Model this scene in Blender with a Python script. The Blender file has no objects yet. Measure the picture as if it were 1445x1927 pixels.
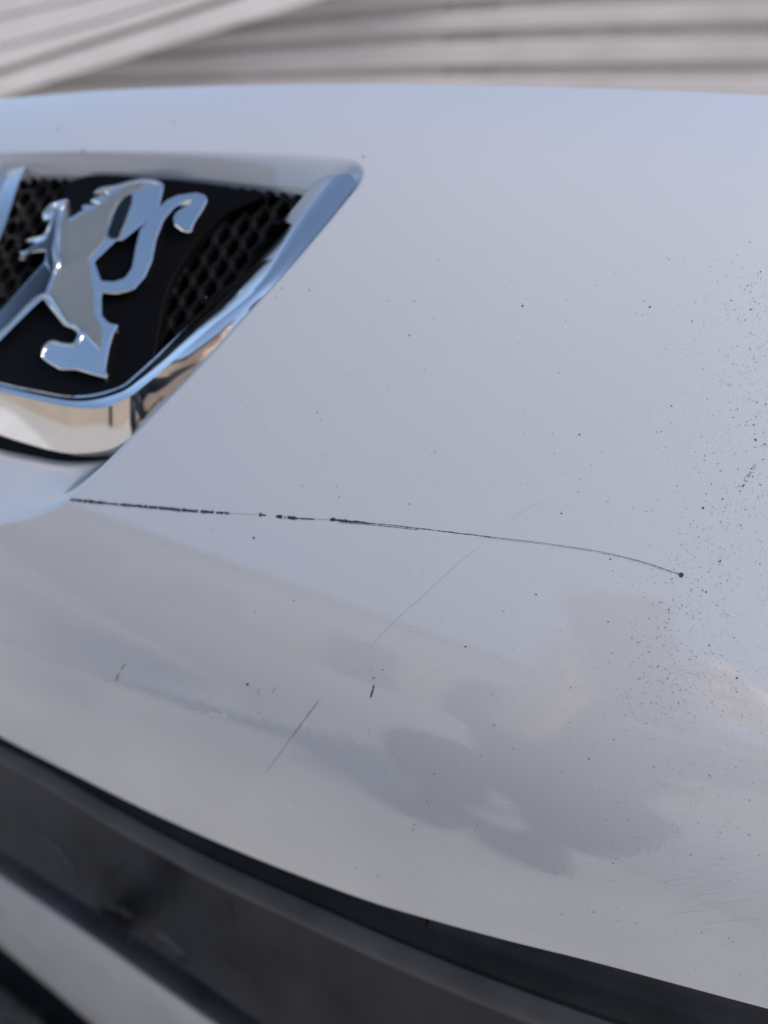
import bpy, bmesh, math, random
import numpy as np
from mathutils import Vector, Matrix
from mathutils.geometry import delaunay_2d_cdt
random.seed(7); RNG = np.random.default_rng(7)
SC = bpy.context.scene
COL = SC.collection
R = math.radians

# ------------------------------------------------------------------ camera
PSI, PITCH, DIST = R(28), R(34), .25
FW = np.array([-math.sin(PSI)*math.cos(PITCH), math.cos(PSI)*math.cos(PITCH), -math.sin(PITCH)])
RT = np.array([math.cos(PSI), math.sin(PSI), 0.0]); UP = np.cross(RT, FW)
CAM = np.array([0, 0, .62]) - DIST*FW
FPX = 963.5/math.tan(R(33.5))
cd = bpy.data.cameras.new('camera'); cam = bpy.data.objects.new('camera', cd); COL.objects.link(cam)
cd.sensor_fit = 'VERTICAL'; cd.sensor_height = 24; cd.lens = 12/math.tan(R(33.5))
cam.matrix_world = Matrix(((RT[0], UP[0], -FW[0], CAM[0]), (RT[1], UP[1], -FW[1], CAM[1]), (RT[2], UP[2], -FW[2], CAM[2]), (0, 0, 0, 1)))
cd.clip_start = .01; cd.clip_end = 3000
cd.dof.use_dof = True; cd.dof.focus_distance = .238; cd.dof.aperture_fstop = 3.7
SC.camera = cam

# ------------------------------------------------------------------ sky, sun, exposure
SUN_EL, SUN_AZ = R(38), R(82)          # azimuth clockwise from +Y (off to the right of the picture)
w = bpy.data.worlds.new('World'); SC.world = w; w.use_nodes = True
nt = w.node_tree; bg = nt.nodes['Background']
sky = nt.nodes.new('ShaderNodeTexSky'); sky.sky_type = 'NISHITA'; sky.sun_disc = False
sky.sun_elevation = SUN_EL; sky.sun_rotation = SUN_AZ; sky.dust_density = 1.2; sky.air_density = .85
nt.links.new(sky.outputs[0], bg.inputs[0]); bg.inputs[1].default_value = .125
sl = bpy.data.lights.new('sun', 'SUN'); sl.energy = 2.1; sl.angle = R(20); sl.color = (1, .92, .83)
so = bpy.data.objects.new('sun', sl); COL.objects.link(so)
sd = Vector((math.sin(SUN_AZ)*math.cos(SUN_EL), math.cos(SUN_AZ)*math.cos(SUN_EL), math.sin(SUN_EL)))
so.rotation_euler = sd.to_track_quat('Z', 'Y').to_euler(); so.location = (0, 0, 8)
vs = SC.view_settings; vs.view_transform = 'Standard'; vs.look = 'None'; vs.exposure = 0.72; vs.gamma = 1
SC.cycles.use_denoising = True
SC.cycles.max_bounces = 8

# ------------------------------------------------------------------ helpers
def link(o, parent=None, **kw):
    COL.objects.link(o)
    if parent: o.parent = parent
    for k, v in kw.items(): o[k] = v
    return o
def mesh_obj(name, verts, faces, mat, parent=None, smooth=False, normals=None, **kw):
    me = bpy.data.meshes.new(name)
    me.from_pydata([tuple(float(c) for c in v) for v in verts], [], faces); me.update()
    if smooth: me.polygons.foreach_set('use_smooth', [True]*len(me.polygons))
    if normals is not None: me.normals_split_custom_set_from_vertices([tuple(n) for n in normals])
    if mat: me.materials.append(mat)
    return link(bpy.data.objects.new(name, me), parent, **kw)
def empty(name, loc, **kw):
    o = bpy.data.objects.new(name, None); o.location = loc; o.empty_display_size = .05
    return link(o, None, **kw)
class Geo:
    def __init__(s): s.v = []; s.f = []
    def add(s, verts, faces):
        n = len(s.v); s.v += [tuple(v) for v in verts]; s.f += [tuple(i+n for i in f) for f in faces]
    def grid(s, rows, closed=False):
        m = len(rows[0]); fs = []
        for i in range(len(rows)-1):
            for j in range(m if closed else m-1):
                k = (j+1) % m
                fs.append((i*m+j, i*m+k, (i+1)*m+k, (i+1)*m+j))
        s.add([p for r_ in rows for p in r_], fs)
def resample(pts, n, closed=False, smooth=True):
    """n points along a Catmull-Rom curve (or polyline) through pts"""
    P = np.array(pts, float); m = len(P)
    if closed: P = np.vstack([P, P[:1]])
    if smooth:
        if closed: Q = np.vstack([P[-2], P, P[1]])
        else: Q = np.vstack([2*P[0]-P[1], P, 2*P[-1]-P[-2]])
        out = []
        for i in range(1, len(Q)-2):
            p0, p1, p2, p3 = Q[i-1], Q[i], Q[i+1], Q[i+2]
            d0 = np.linalg.norm(p1-p0)**.5+1e-9; d1 = np.linalg.norm(p2-p1)**.5+1e-9; d2 = np.linalg.norm(p3-p2)**.5+1e-9
            m1 = (p1-p0)/d0-(p2-p0)/(d0+d1)+(p2-p1)/d1; m2 = (p2-p1)/d1-(p3-p1)/(d1+d2)+(p3-p2)/d2
            m1 = m1*d1; m2 = m2*d1
            t = np.linspace(0, 1, 24, endpoint=False)[:, None]
            out.append((2*t**3-3*t**2+1)*p1+(t**3-2*t**2+t)*m1+(-2*t**3+3*t**2)*p2+(t**3-t**2)*m2)
        P = np.vstack(out+[Q[-2:-1]])
    L = np.concatenate([[0], np.cumsum(np.linalg.norm(np.diff(P, axis=0), axis=1))])
    s = np.linspace(0, L[-1], n+1)[:-1] if closed else np.linspace(0, L[-1], n)
    return np.stack([np.interp(s, L, P[:, k]) for k in range(P.shape[1])], 1)
def inside(pts, poly):
    P = np.asarray(pts); Q = np.asarray(poly); x, y = P[:, 0], P[:, 1]; r = np.zeros(len(P), bool)
    for (x1, y1), (x2, y2) in zip(Q, np.roll(Q, -1, 0)):
        c = ((y1 > y) != (y2 > y)); r ^= c & (x < (x2-x1)*(y-y1)/((y2-y1) if y2 != y1 else 1e-12)+x1)
    return r
def fill(loops, spacing, outer=0):
    """triangulate loops[0] minus loops[1:] with a grid of inner points -> points, tris, index ranges of the loops"""
    pts = []; edges = []; rng_ = []
    for lp in loops:
        n = len(pts); m = len(lp); pts += [tuple(p) for p in lp]; edges += [(n+i, n+(i+1) % m) for i in range(m)]; rng_.append((n, m))
    o = np.array(loops[0]); lo, hi = o.min(0), o.max(0)
    if spacing:
        gx = np.arange(lo[0], hi[0], spacing); gy = np.arange(lo[1], hi[1], spacing*.866)
        G = np.array([(x+(.5*spacing if j % 2 else 0), y) for j, y in enumerate(gy) for x in gx])
        k = inside(G, loops[0])
        for h in loops[1:]: k &= ~inside(G, h)
        G = G[k]
        B = np.vstack([np.array(l) for l in loops])
        keep = np.ones(len(G), bool)
        for i in range(0, len(G), 2000):
            d = np.min(((G[i:i+2000, None, :]-B[None])**2).sum(2), 1); keep[i:i+2000] = d > (spacing*.45)**2
        pts += [tuple(p) for p in G[keep]]
    V, E_, Fc, ov, oe, of = delaunay_2d_cdt([Vector(p) for p in pts], edges, [], 0, 1e-7)
    V = np.array([tuple(v) for v in V]); T = np.array([f for f in Fc if len(f) == 3])
    c = V[T].mean(1); k = inside(c, loops[0])
    for h in loops[1:]: k &= ~inside(c, h)
    T = T[k]
    a = V[T]; ar = (a[:, 1, 0]-a[:, 0, 0])*(a[:, 2, 1]-a[:, 0, 1])-(a[:, 1, 1]-a[:, 0, 1])*(a[:, 2, 0]-a[:, 0, 0])
    T[ar < 0] = T[ar < 0][:, ::-1]
    return V, T, rng_, ov

# ------------------------------------------------------------------ the bumper's surface: a swept profile
A0 = .62*math.sqrt(.5); q = math.sqrt(.5); KS, X0 = .25, -.12
CTL = [(-.40, 90), (-.30, 92), (-.15, 95), (-.105, 89), (-.074, 78), (-.045, 62), (-.014, 51), (.05, 44), (.085, 38), (.115, 30), (.145, 20), (.18, 12), (.26, 10)]
AA = np.linspace(-.40, .26, 3001)
RHO = np.interp(AA, [c[0] for c in CTL], [c[1] for c in CTL])
RHO = np.convolve(np.pad(RHO, 90, 'edge'), np.ones(181)/181, 'valid')
SL = np.tan(np.radians(RHO-45))
GG = np.concatenate([[0], np.cumsum((SL[1:]+SL[:-1])/2*np.diff(AA))]); GG -= np.interp(0, AA, GG)
def g_of(a): return np.interp(a, AA, GG)
def rays(px):
    px = np.atleast_2d(np.asarray(px, float))
    return FW+((px[:, :1]-722.5)*RT-(px[:, 1:]-963.5)*UP)/FPX
def F_of(p):
    a = (p[..., 1]+p[..., 2])*q-A0; b = (p[..., 2]-p[..., 1])*q-A0
    return b-g_of(a)+KS*(p[..., 0]-X0)**2
def to_xa(p): return np.stack([p[:, 0], (p[:, 1]+p[:, 2])*q-A0], 1)
def from_xa(xa):
    x, a = xa[:, 0], xa[:, 1]; b = g_of(a)-KS*(x-X0)**2+A0; a = a+A0
    return np.stack([x, (a-b)*q, (a+b)*q], 1)
def nrm(xa):
    x, a = xa[:, 0], xa[:, 1]; m = np.interp(a, AA, SL)
    n = np.stack([2*KS*(x-X0), (-1-m)*q, (1-m)*q], 1)
    return n/np.linalg.norm(n, axis=1)[:, None]
def hit(px, d=0.0):
    """points of a line of sight on the surface offset outward by d"""
    D = rays(px); d = np.broadcast_to(np.asarray(d, float), (len(D),))
    s = np.linspace(.1, .75, 900); out = np.zeros((len(D), 3))
    for i in range(0, len(D), 400):
        p = CAM+s[None, :, None]*D[i:i+400, None, :]; v = F_of(p)-d[i:i+400, None]
        neg = v < 0; k = np.where(neg.any(1), neg.argmax(1), len(s)-1); k = np.maximum(k, 1); j = np.arange(len(k))
        t = v[j, k-1]/(v[j, k-1]-v[j, k]); ss = s[k-1]+t*(s[1]-s[0]); out[i:i+400] = CAM+ss[:, None]*D[i:i+400]
    return out
def on_plane(px, p0, n):
    D = rays(px); return CAM+D*(((p0-CAM)@n)/(D@n))[:, None]

# ------------------------------------------------------------------ materials
def mat(name, col, rough=.5, metal=0.0, coat=0.0, spec=.5, mottle=0.0, scale=40, bump=0.0, bscale=400, coat_rough=.03, det=4):
    m = bpy.data.materials.new(name); m.use_nodes = True; t = m.node_tree; b = t.nodes['Principled BSDF']
    b.inputs['Base Color'].default_value = (*col, 1); b.inputs['Roughness'].default_value = rough
    b.inputs['Metallic'].default_value = metal; b.inputs['Coat Weight'].default_value = coat
    b.inputs['Coat Roughness'].default_value = coat_rough; b.inputs['Specular IOR Level'].default_value = spec
    tc = t.nodes.new('ShaderNodeTexCoord')
    if mottle:
        n = t.nodes.new('ShaderNodeTexNoise'); n.inputs['Scale'].default_value = scale; n.inputs['Detail'].default_value = det
        t.links.new(tc.outputs['Object'], n.inputs['Vector'])
        r = t.nodes.new('ShaderNodeMapRange'); r.inputs[1].default_value = .3; r.inputs[2].default_value = .7
        r.inputs[3].default_value = 1-mottle; r.inputs[4].default_value = 1+mottle; t.links.new(n.outputs[0], r.inputs[0])
        x = t.nodes.new('ShaderNodeVectorMath'); x.operation = 'SCALE'; x.inputs[0].default_value = col
        t.links.new(r.outputs[0], x.inputs['Scale']); t.links.new(x.outputs[0], b.inputs['Base Color'])
    if bump:
        n = t.nodes.new('ShaderNodeTexNoise'); n.inputs['Scale'].default_value = bscale; n.inputs['Detail'].default_value = 3
        t.links.new(tc.outputs['Object'], n.inputs['Vector'])
        bp = t.nodes.new('ShaderNodeBump'); bp.inputs['Strength'].default_value = 1; bp.inputs['Distance'].default_value = bump
        t.links.new(n.outputs[0], bp.inputs['Height']); t.links.new(bp.outputs[0], b.inputs['Normal'])
        if coat: t.links.new(bp.outputs[0], b.inputs['Coat Normal'])
    return m
PAINT = mat('white_paint', (.52, .523, .535), .35, coat=1.0, spec=.5, mottle=.015, scale=9, bump=.00002, bscale=700, coat_rough=.02)
PAINT.node_tree.nodes['Principled BSDF'].inputs['Coat IOR'].default_value = 1.9
def wiped(m):
    t = m.node_tree; b = t.nodes['Principled BSDF']; tc = t.nodes['Texture Coordinate']
    mp = t.nodes.new('ShaderNodeMapping'); mp.inputs['Scale'].default_value = (9, 30, 30); mp.inputs['Rotation'].default_value = (0, .35, 0)
    n = t.nodes.new('ShaderNodeTexNoise'); n.inputs['Scale'].default_value = 1.6; n.inputs['Detail'].default_value = 9; n.inputs['Roughness'].default_value = .62
    t.links.new(tc.outputs['Object'], mp.inputs[0]); t.links.new(mp.outputs[0], n.inputs['Vector'])
    r = t.nodes.new('ShaderNodeMapRange'); r.inputs[1].default_value = .42; r.inputs[2].default_value = .75; r.inputs[3].default_value = .02; r.inputs[4].default_value = .09
    t.links.new(n.outputs[0], r.inputs[0]); t.links.new(r.outputs[0], b.inputs['Coat Roughness'])
wiped(PAINT)
CHROME = mat('chrome', (.95, .94, .91), .05, metal=1.0, mottle=.03, scale=60)
SATIN = mat('satin_chrome', (.80, .78, .74), .22, metal=1.0)
BLACKP = mat('black_plastic', (.004, .004, .005), .6, mottle=.3, scale=60, spec=.12)
GLOSSB = mat('gloss_black', (.004, .004, .005), .5, spec=.05)
RAILP = mat('lighter_rail_plastic', (.066, .066, .070), .6, mottle=.25, scale=30, spec=.3)  # top rail, a step lighter than the grille panel
DARKP = mat('weathered_dark_plastic', (.022, .0225, .026), .55, spec=.3, mottle=.55, scale=26, bump=.00006, bscale=900, det=8)
DARKP2 = mat('dark_plastic_shell', (.042, .042, .044), .55, spec=.3, mottle=.3, scale=30, det=6)
SCRATCH = mat('scratch_primer', (.025, .026, .032), .7, mottle=.4, scale=900)
FAINT = mat('faint_scratch', (.30, .30, .32), .6, mottle=.3, scale=500)
PALE = mat('edge_highlight', (.58, .58, .58), .4)
FAINT2 = mat('hairline_scratch', (.40, .40, .41), .5)
WIPE = mat('wipe_mark', (.64, .643, .655), .4, coat=1.0, coat_rough=.15)
GLINT = mat('crease_glint', (.68, .68, .68), .3)
MIDS = mat('grey_scratch', (.17, .17, .175), .7, mottle=.4, scale=900)
CHIP = mat('chipped_paint', (.03, .03, .036), .7)

# ribbed satin metal
def ribbed(axis, freq):
    m = mat('ribbed_satin_metal', (.60, .585, .55), .32, metal=1.0); t = m.node_tree; b = t.nodes['Principled BSDF']
    tc = t.nodes.new('ShaderNodeTexCoord'); dt = t.nodes.new('ShaderNodeVectorMath'); dt.operation = 'DOT_PRODUCT'
    dt.inputs[1].default_value = axis; t.links.new(tc.outputs['Object'], dt.inputs[0])
    mu = t.nodes.new('ShaderNodeMath'); mu.operation = 'MULTIPLY'; mu.inputs[1].default_value = freq; t.links.new(dt.outputs['Value'], mu.inputs[0])
    sn = t.nodes.new('ShaderNodeMath'); sn.operation = 'SINE'; t.links.new(mu.outputs[0], sn.inputs[0])
    bp = t.nodes.new('ShaderNodeBump'); bp.inputs['Distance'].default_value = .00045; bp.inputs['Strength'].default_value = 1
    t.links.new(sn.outputs[0], bp.inputs['Height']); t.links.new(bp.outputs[0], b.inputs['Normal'])
    return m

# ------------------------------------------------------------------ the ground
def sheet(name, z, outline, m):
    bm = bmesh.new(); f = bm.faces.new([bm.verts.new((x, y, z)) for x, y in outline])
    f.normal_update()
    if f.normal.z < 0: f.normal_flip()
    me = bpy.data.meshes.new(name); bm.to_mesh(me); bm.free(); me.materials.append(m)
    return link(bpy.data.objects.new(name, me), None, kind='structure')
ASPHALT = mat('ground_asphalt', (.42, .40, .375), .85, mottle=.3, scale=30, bump=.002, bscale=200, det=8)
PAVE = mat('pale_paving', (.60, .575, .54), .8, mottle=.18, scale=5, bump=.0008, bscale=150, det=8)
sheet('ground', 0, [(-800, -800), (800, -800), (800, 800), (-800, 800)], ASPHALT)
sheet('forecourt', .004, [(-6, -4.6), (-2.14, -2.07), (-1.36, -1.55), (-.82, -1.23), (-.3, -1.0), (.4, -.72), (1.4, -.45), (4, -.2), (6, 0), (6, 4.2), (-6, 6)], PAVE)

# ------------------------------------------------------------------ the boarded wall behind the car
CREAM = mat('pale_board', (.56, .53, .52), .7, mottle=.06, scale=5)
CREAM2 = mat('darker_board', (.45, .425, .415), .7, mottle=.12, scale=2.5)  # horizontal boards, a little darker than the slanting ones
JOINT = mat('board_joint', (.36, .325, .305), .8, mottle=.1, scale=8)
WD = 2.6
wn = np.array([math.sin(PSI), -math.cos(PSI), 0]); wp = np.array([CAM[0], CAM[1], 0])-wn*WD; wt = np.array([math.cos(PSI), math.sin(PSI), 0])
def wall_wz(px):
    p = on_plane(px, wp, wn); return np.stack([(p-wp)@wt, p[:, 2]], 1)
def wall_pt(wv, z, d=0): return wp+wt*wv+np.array([0, 0, z])+wn*d
WX = np.linspace(-2.6, 3.4, 25)
def joint_line(px):
    c = wall_wz(px); return np.interp(WX, c[:, 0], c[:, 1])
JA = joint_line([(-900, 178), (-300, 172), (90, 160), (200, 149), (500, 143), (850, 135), (1445, 132), (2400, 128)])
JB = joint_line([(-900, 125), (-300, 122), (300, 104), (420, 93), (600, 81), (850, 71), (1100, 63), (1445, 58), (2400, 48)])
JC = joint_line([(-900, 75), (-300, 70), (430, 56), (520, 40), (700, 23), (1000, 5), (1150, -3), (1445, -14), (2400, -34)])
wall = empty('boarded_wall', tuple(wp), label='pale beige wall of wide horizontal boards, blurred behind the top of the bumper', category='wall')
def loc(p): return np.asarray(p)-wp
st = JB-JA
lines = [JC+st*k for k in range(9, 0, -1)]+[JC, JB, JA]+[JA-st*k for k in range(1, 8)]
lines = [np.maximum(l, .0) for l in lines]
def board(z_hi, z_lo, gap):
    a, b = z_hi-gap*.5, z_lo+gap*.5
    if (a-b).max() < .01: return
    g = Geo(); rows = []
    for (zz, d) in ((b, -.02), (b, -.012), (b+.006, -.006), (a-.006, -.006), (a, -.012), (a, -.02)):
        rows.append([loc(wall_pt(wv, z, d)) for wv, z in zip(WX, zz)])
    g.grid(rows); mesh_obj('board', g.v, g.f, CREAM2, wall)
GAP = np.interp(WX, [-1, -.3, .3, 1.3], [.006, .014, .028, .046])
for hi, lo in zip(lines[:-1], lines[1:]): board(hi, lo, GAP)
g = Geo(); zt = lines[0]
g.grid([[loc(wall_pt(wv, 0, -.02)) for wv in WX], [loc(wall_pt(wv, z, -.02)) for wv, z in zip(WX, zt)]])
g.grid([[loc(wall_pt(wv, 0, -.10)) for wv in WX], [loc(wall_pt(wv, z, -.10)) for wv, z in zip(WX, zt)]])
g.grid([[loc(wall_pt(wv, z, -.02)) for wv, z in zip(WX, zt)], [loc(wall_pt(wv, z, -.10)) for wv, z in zip(WX, zt)]])
mesh_obj('backing', g.v, g.f, JOINT, wall)
g = Geo(); bx = [wall_wz([(x_, 100)])[0][0] for x_ in (840, 935)]
g.grid([[loc(wall_pt(wv, z_, d_)) for wv, d_ in ((bx[0], -.02), (bx[0], -.014), (bx[1], -.014), (bx[1], -.02))] for z_ in (.0, zt.min())])
mesh_obj('dark_strip', g.v, g.f, mat('grey_strip', (.22, .21, .205), .8, mottle=.1), wall)  # upright strip added for the dark smear in the joints

# slanting boards in front of the wall's left half
rwp = wp+wn*.12
def rpt(px, d=0): return on_plane(px, rwp, wn)+wn*d-rwp
rake = empty('slanting_boards', tuple(rwp), label='pale slanting boards crossing the blurred wall at upper left', category='boarding')
RL = [[(-500, 360), (60, 166), (180, 130), (300, 92), (420, 55), (520, 27), (700, -30), (1000, -130)],
      [(-500, 300), (0, 137), (130, 95), (300, 41), (420, 1), (520, -32), (700, -92), (1000, -192)],
      [(-500, 228), (0, 90), (100, 64), (200, 38), (320, 0), (420, -32), (600, -90), (900, -185)],
      [(-500, 165), (0, 34), (80, 15), (150, 0), (250, -30), (360, -62), (540, -120), (840, -214)],
      [(-500, 60), (0, -70), (80, -90), (150, -105), (250, -135), (360, -167), (540, -225), (840, -318)]]
for i in range(4):
    lo_, hi_ = np.array(RL[i], float), np.array(RL[i+1], float)
    gp = (2, 6, 2, 2)[i]; gq = (6, 2, 2, 2)[i]
    lo_ = lo_-np.array([0, gp]); hi_ = hi_+np.array([0, gq])
    g = Geo(); g.grid([rpt(lo_, -.02), rpt(lo_, .0), rpt(lo_-[0, 2], .004), rpt(hi_+[0, 2], .004), rpt(hi_, 0), rpt(hi_, -.02)])
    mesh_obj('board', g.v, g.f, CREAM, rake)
g = Geo(); g.grid([rpt(RL[0], -.02), rpt(RL[4], -.02)]); g.grid([rpt(RL[0], -.06), rpt(RL[4], -.06)])
mesh_obj('backing', g.v, g.f, JOINT, rake)

# ------------------------------------------------------------------ the car's front
car = empty('car', (0, 0, 0), label='white car with a scratched front bumper and a chrome lion badge in a recess', category='car')

# outline of the painted bumper shell
TOPL = [(-330, 222), (-200, 206), (0, 187), (180, 172), (360, 164), (640, 159), (900, 161), (1150, 167), (1445, 180), (1800, 205), (2100, 232)]
BOT = [(2200, 2080), (1900, 2012), (1700, 1962), (1445, 1897), (1250, 1845), (1100, 1805), (950, 1768), (800, 1727), (700, 1697), (560, 1646), (450, 1602), (300, 1536), (150, 1462), (0, 1385), (-120, 1316), (-240, 1245)]
HOLE = [(-150, 300), (0, 286), (160, 283), (330, 283), (500, 286), (600, 291), (650, 296), (676, 305), (686, 320), (682, 342), (655, 378), (560, 492), (465, 597), (370, 702), (310, 764), (250, 828), (205, 876), (160, 918), (125, 946), (85, 967), (40, 981), (0, 988), (-60, 996), (-140, 990), (-210, 940), (-232, 800), (-205, 560), (-185, 400)]
top_px = resample(TOPL, 140); bot_px = resample(BOT, 160); hole_px = resample(HOLE, 220, closed=True)
top_xa = to_xa(hit(top_px)); bot_xa = to_xa(hit(bot_px)); hole_xa = to_xa(hit(hole_px))
def side(p, q_, n): t = np.linspace(0, 1, n+2)[1:-1, None]; return p*(1-t)+q_*t
outer = np.vstack([top_xa, side(top_xa[-1], bot_xa[0], 60), bot_xa, side(bot_xa[-1], top_xa[0], 60)])
V, T, rg, ov = fill([outer, hole_xa], .0026)
P3 = from_xa(V); N3 = nrm(V)
# shallow crease low on the left of the panel: a soft fold pressed into the plastic
def crease(xa, p):
    line = to_xa(hit(resample([(-200, 1120), (0, 1200), (150, 1255), (300, 1308), (420, 1345), (560, 1378), (680, 1400)], 60)))
    amp = np.interp(np.linspace(0, 1, 60), [0, .6, .85, 1], [1, 1, .5, 0])
    d2 = ((xa[:, None, :]-line[None])**2).sum(2); k = d2.argmin(1); d = np.sqrt(d2[np.arange(len(k)), k])
    sgn = np.sign(xa[:, 1]-line[k, 1]); s = d*sgn
    return amp[k]*.0009*np.exp(-(s/.0055)**2)
def crease_all(xa):
    out = np.zeros(len(xa))
    for i in range(0, len(xa), 3000): out[i:i+3000] = crease(xa[i:i+3000], None)
    return out
h = .0004
def disp(xa): return crease_all(xa)
d0 = disp(V); dx = (disp(V+[h, 0])-disp(V-[h, 0]))/(2*h); da = (disp(V+[0, h])-disp(V-[0, h]))/(2*h)
m_ = np.interp(V[:, 1], AA, SL); ta = np.stack([0*m_, (1-m_)*q, (1+m_)*q], 1); tl = np.linalg.norm(ta, axis=1)[:, None]
tx = np.cross(ta/tl, N3)*-1; tx = tx*np.sign(tx[:, :1])
N3 = N3-tx*dx[:, None]-(ta/tl)*(da[:, None]/tl); N3 /= np.linalg.norm(N3, axis=1)[:, None]
P3 = P3+nrm(V)*d0[:, None]
shell = mesh_obj('bumper', P3, [tuple(int(i) for i in t) for t in T], PAINT, car, smooth=True, normals=N3)
# turned edges of the shell: along the grille opening and over the crest
def turned(xa, steps, mat_, name):
    p = from_xa(xa); n = nrm(xa)
    t = np.gradient(p, axis=0); t /= np.linalg.norm(t, axis=1)[:, None]; o = np.cross(t, n)
    rows = [p+o*a+n*b for a, b in steps]
    g = Geo(); g.grid(rows); return g
arc = lambda r, n: [(r*math.sin(x), -r*(1-math.cos(x))) for x in np.linspace(0, math.pi/2, n)]
sgn_o = lambda st, s: [(a*s, b) for a, b in st]
gb = turned(bot_xa, sgn_o(arc(.0016, 7)+[(.0016, -.008), (.0010, -.020)], -1), PAINT, '')
# choose the outward side (away from the panel): below the edge the profile goes down
if (np.array(gb.v)[len(bot_xa)*6:len(bot_xa)*7, 2]-from_xa(bot_xa)[:, 2]).mean() > 0:
    gb = turned(bot_xa, arc(.0016, 7)+[(.0016, -.008), (.0010, -.020)], PAINT, '')
gt = turned(top_xa, arc(.006, 8)+[(.006, -.03)], PAINT, '')
if (np.array(gt.v)[len(top_xa)*7:len(top_xa)*8, 1]-from_xa(top_xa)[:, 1]).mean() < 0:
    gt = turned(top_xa, sgn_o(arc(.006, 8)+[(.006, -.03)], -1), PAINT, '')
gt.add(gb.v, gb.f)
mesh_obj('turned_edge', gt.v, gt.f, PAINT, shell, smooth=True)

# ------------------------------------------------------------------ the badge recess
tri = hit([(60, 335), (600, 372), (150, 760)], [-.0112, -.0100, -.0125])
en = np.cross(tri[1]-tri[0], tri[2]-tri[0]); en /= np.linalg.norm(en); en *= -np.sign(en[1])
EP = tri.mean(0)
e1 = np.cross(np.array([0, 0, 1.0]), en); e1 /= np.linalg.norm(e1); e1 *= np.sign(e1[0]); e2 = np.cross(en, e1)   # right, up in the badge's plane
def E3(px, hgt=0.0): return on_plane(px, EP+en*hgt, en)
def uv(px, hgt=0.0):
    p = E3(px, hgt)-EP; return np.stack([p@e1, p@e2], 1)
def from_uv(c, hgt): return EP+c[:, :1]*e1+c[:, 1:2]*e2+en*np.broadcast_to(np.asarray(hgt, float), (len(c),))[:, None]

# recess wall: rounded lip, then down to an inner line
INN = [(-120, 335), (0, 328), (60, 331), (200, 337), (330, 341), (450, 350), (560, 363), (600, 371), (625, 372), (650, 362), (664, 362), (668, 366), (640, 398), (545, 510), (452, 612), (358, 716), (300, 776), (262, 812), (238, 838), (205, 862), (165, 868), (120, 868), (60, 858), (0, 846), (-60, 828), (-130, 790), (-175, 700), (-165, 480)]
inn_px = resample(INN, 220, closed=True)
# align both loops by index of nearest direction
HI = [0, 2, 5, 7, 9, 13, 15, 17, 21, 24, 26]
def seglen(P, n):
    return P
hd = from_xa(hole_xa); hn = nrm(hole_xa)
# pair every hole point with a point on the inner loop by matched control points
def paired(ctrlA, ctrlB, n):
    a = []; b = []
    for i in range(len(ctrlA)):
        j = (i+1) % len(ctrlA)
        a.append((ctrlA[i], ctrlA[j])); b.append((ctrlB[i], ctrlB[j]))
    return a, b
depth_inner = np.interp(inn_px[:, 1], [330, 372, 380, 520, 620, 720, 800, 850, 870], [.0195, .0195, .006, .006, .009, .013, .015, .017, .017])
inner3 = hit(inn_px, 0)
inner3 = hit(inn_px, -depth_inner)
ke = np.clip((390-inn_px[:, 1])/15, 0, 1)[:, None]
inner3 = inner3*(1-ke)+on_plane(inn_px, EP+en*.0004, en)*ke
# rotate/param-match: for each hole point take inner point of same normalised arc between key indices
def nearest_idx(P, c): return int(((P-np.array(c))**2).sum(1).argmin())
keysH = [(-150, 300), (160, 283), (500, 286), (655, 298), (686, 320), (655, 378), (465, 597), (310, 764), (205, 876), (85, 967), (-60, 996), (-210, 940), (-205, 560)]
keysI = [(-120, 335), (150, 335), (490, 354), (625, 372), (664, 362), (640, 398), (452, 612), (300, 776), (225, 850), (120, 868), (0, 846), (-130, 790), (-165, 480)]
ih = [nearest_idx(hole_px, k) for k in keysH]; ii = [nearest_idx(inn_px, k) for k in keysI]
ih0, ii0 = ih[0], ii[0]
hs = [(i-ih0) % 220 for i in ih]+[220]; is_ = [(i-ii0) % 220 for i in ii]+[220]
pos = np.interp((np.arange(220)-ih0) % 220, hs, is_)
def loop_at(P, t):
    t = (t+ii0) % len(P); i = np.floor(t).astype(int); f = (t-i)[:, None]; return P[i % len(P)]*(1-f)+P[(i+1) % len(P)]*f
ip3 = loop_at(inner3, pos)
rows = []
vec = ip3-hd; ln = np.linalg.norm(vec, axis=1)
tang = vec-hn*(vec*hn).sum(1)[:, None]
# quadratic bend from the surface's tangent into the wall
c1 = hd+tang*np.clip(.0022/np.maximum(np.linalg.norm(tang, axis=1), 1e-6), 0, .45)[:, None]-hn*.0002
c2 = c1+(ip3-c1)*np.clip(.004/np.maximum(np.linalg.norm(ip3-c1, axis=1), 1e-6), 0, .6)[:, None]
for t in np.linspace(0, 1, 8): rows.append(hd*(1-t)**2+c1*2*t*(1-t)+c2*t*t)
for t in np.linspace(0, 1, 5)[1:]: rows.append(c2*(1-t)+ip3*t)
rows.append(ip3-en*.012)
g = Geo(); g.grid(rows, closed=True)
mesh_obj('recess_wall', g.v, g.f, PAINT, shell, smooth=True)

# floor panel of the recess
fl = resample([(-260, 250), (760, 250), (800, 330), (330, 900), (-260, 900)], 60, closed=True, smooth=False)
c = uv(fl); g = Geo(); g.add(from_uv(c, -.010), [tuple(range(60))])
mesh_obj('recess_floor', g.v, g.f, BLACKP, car)

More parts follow.
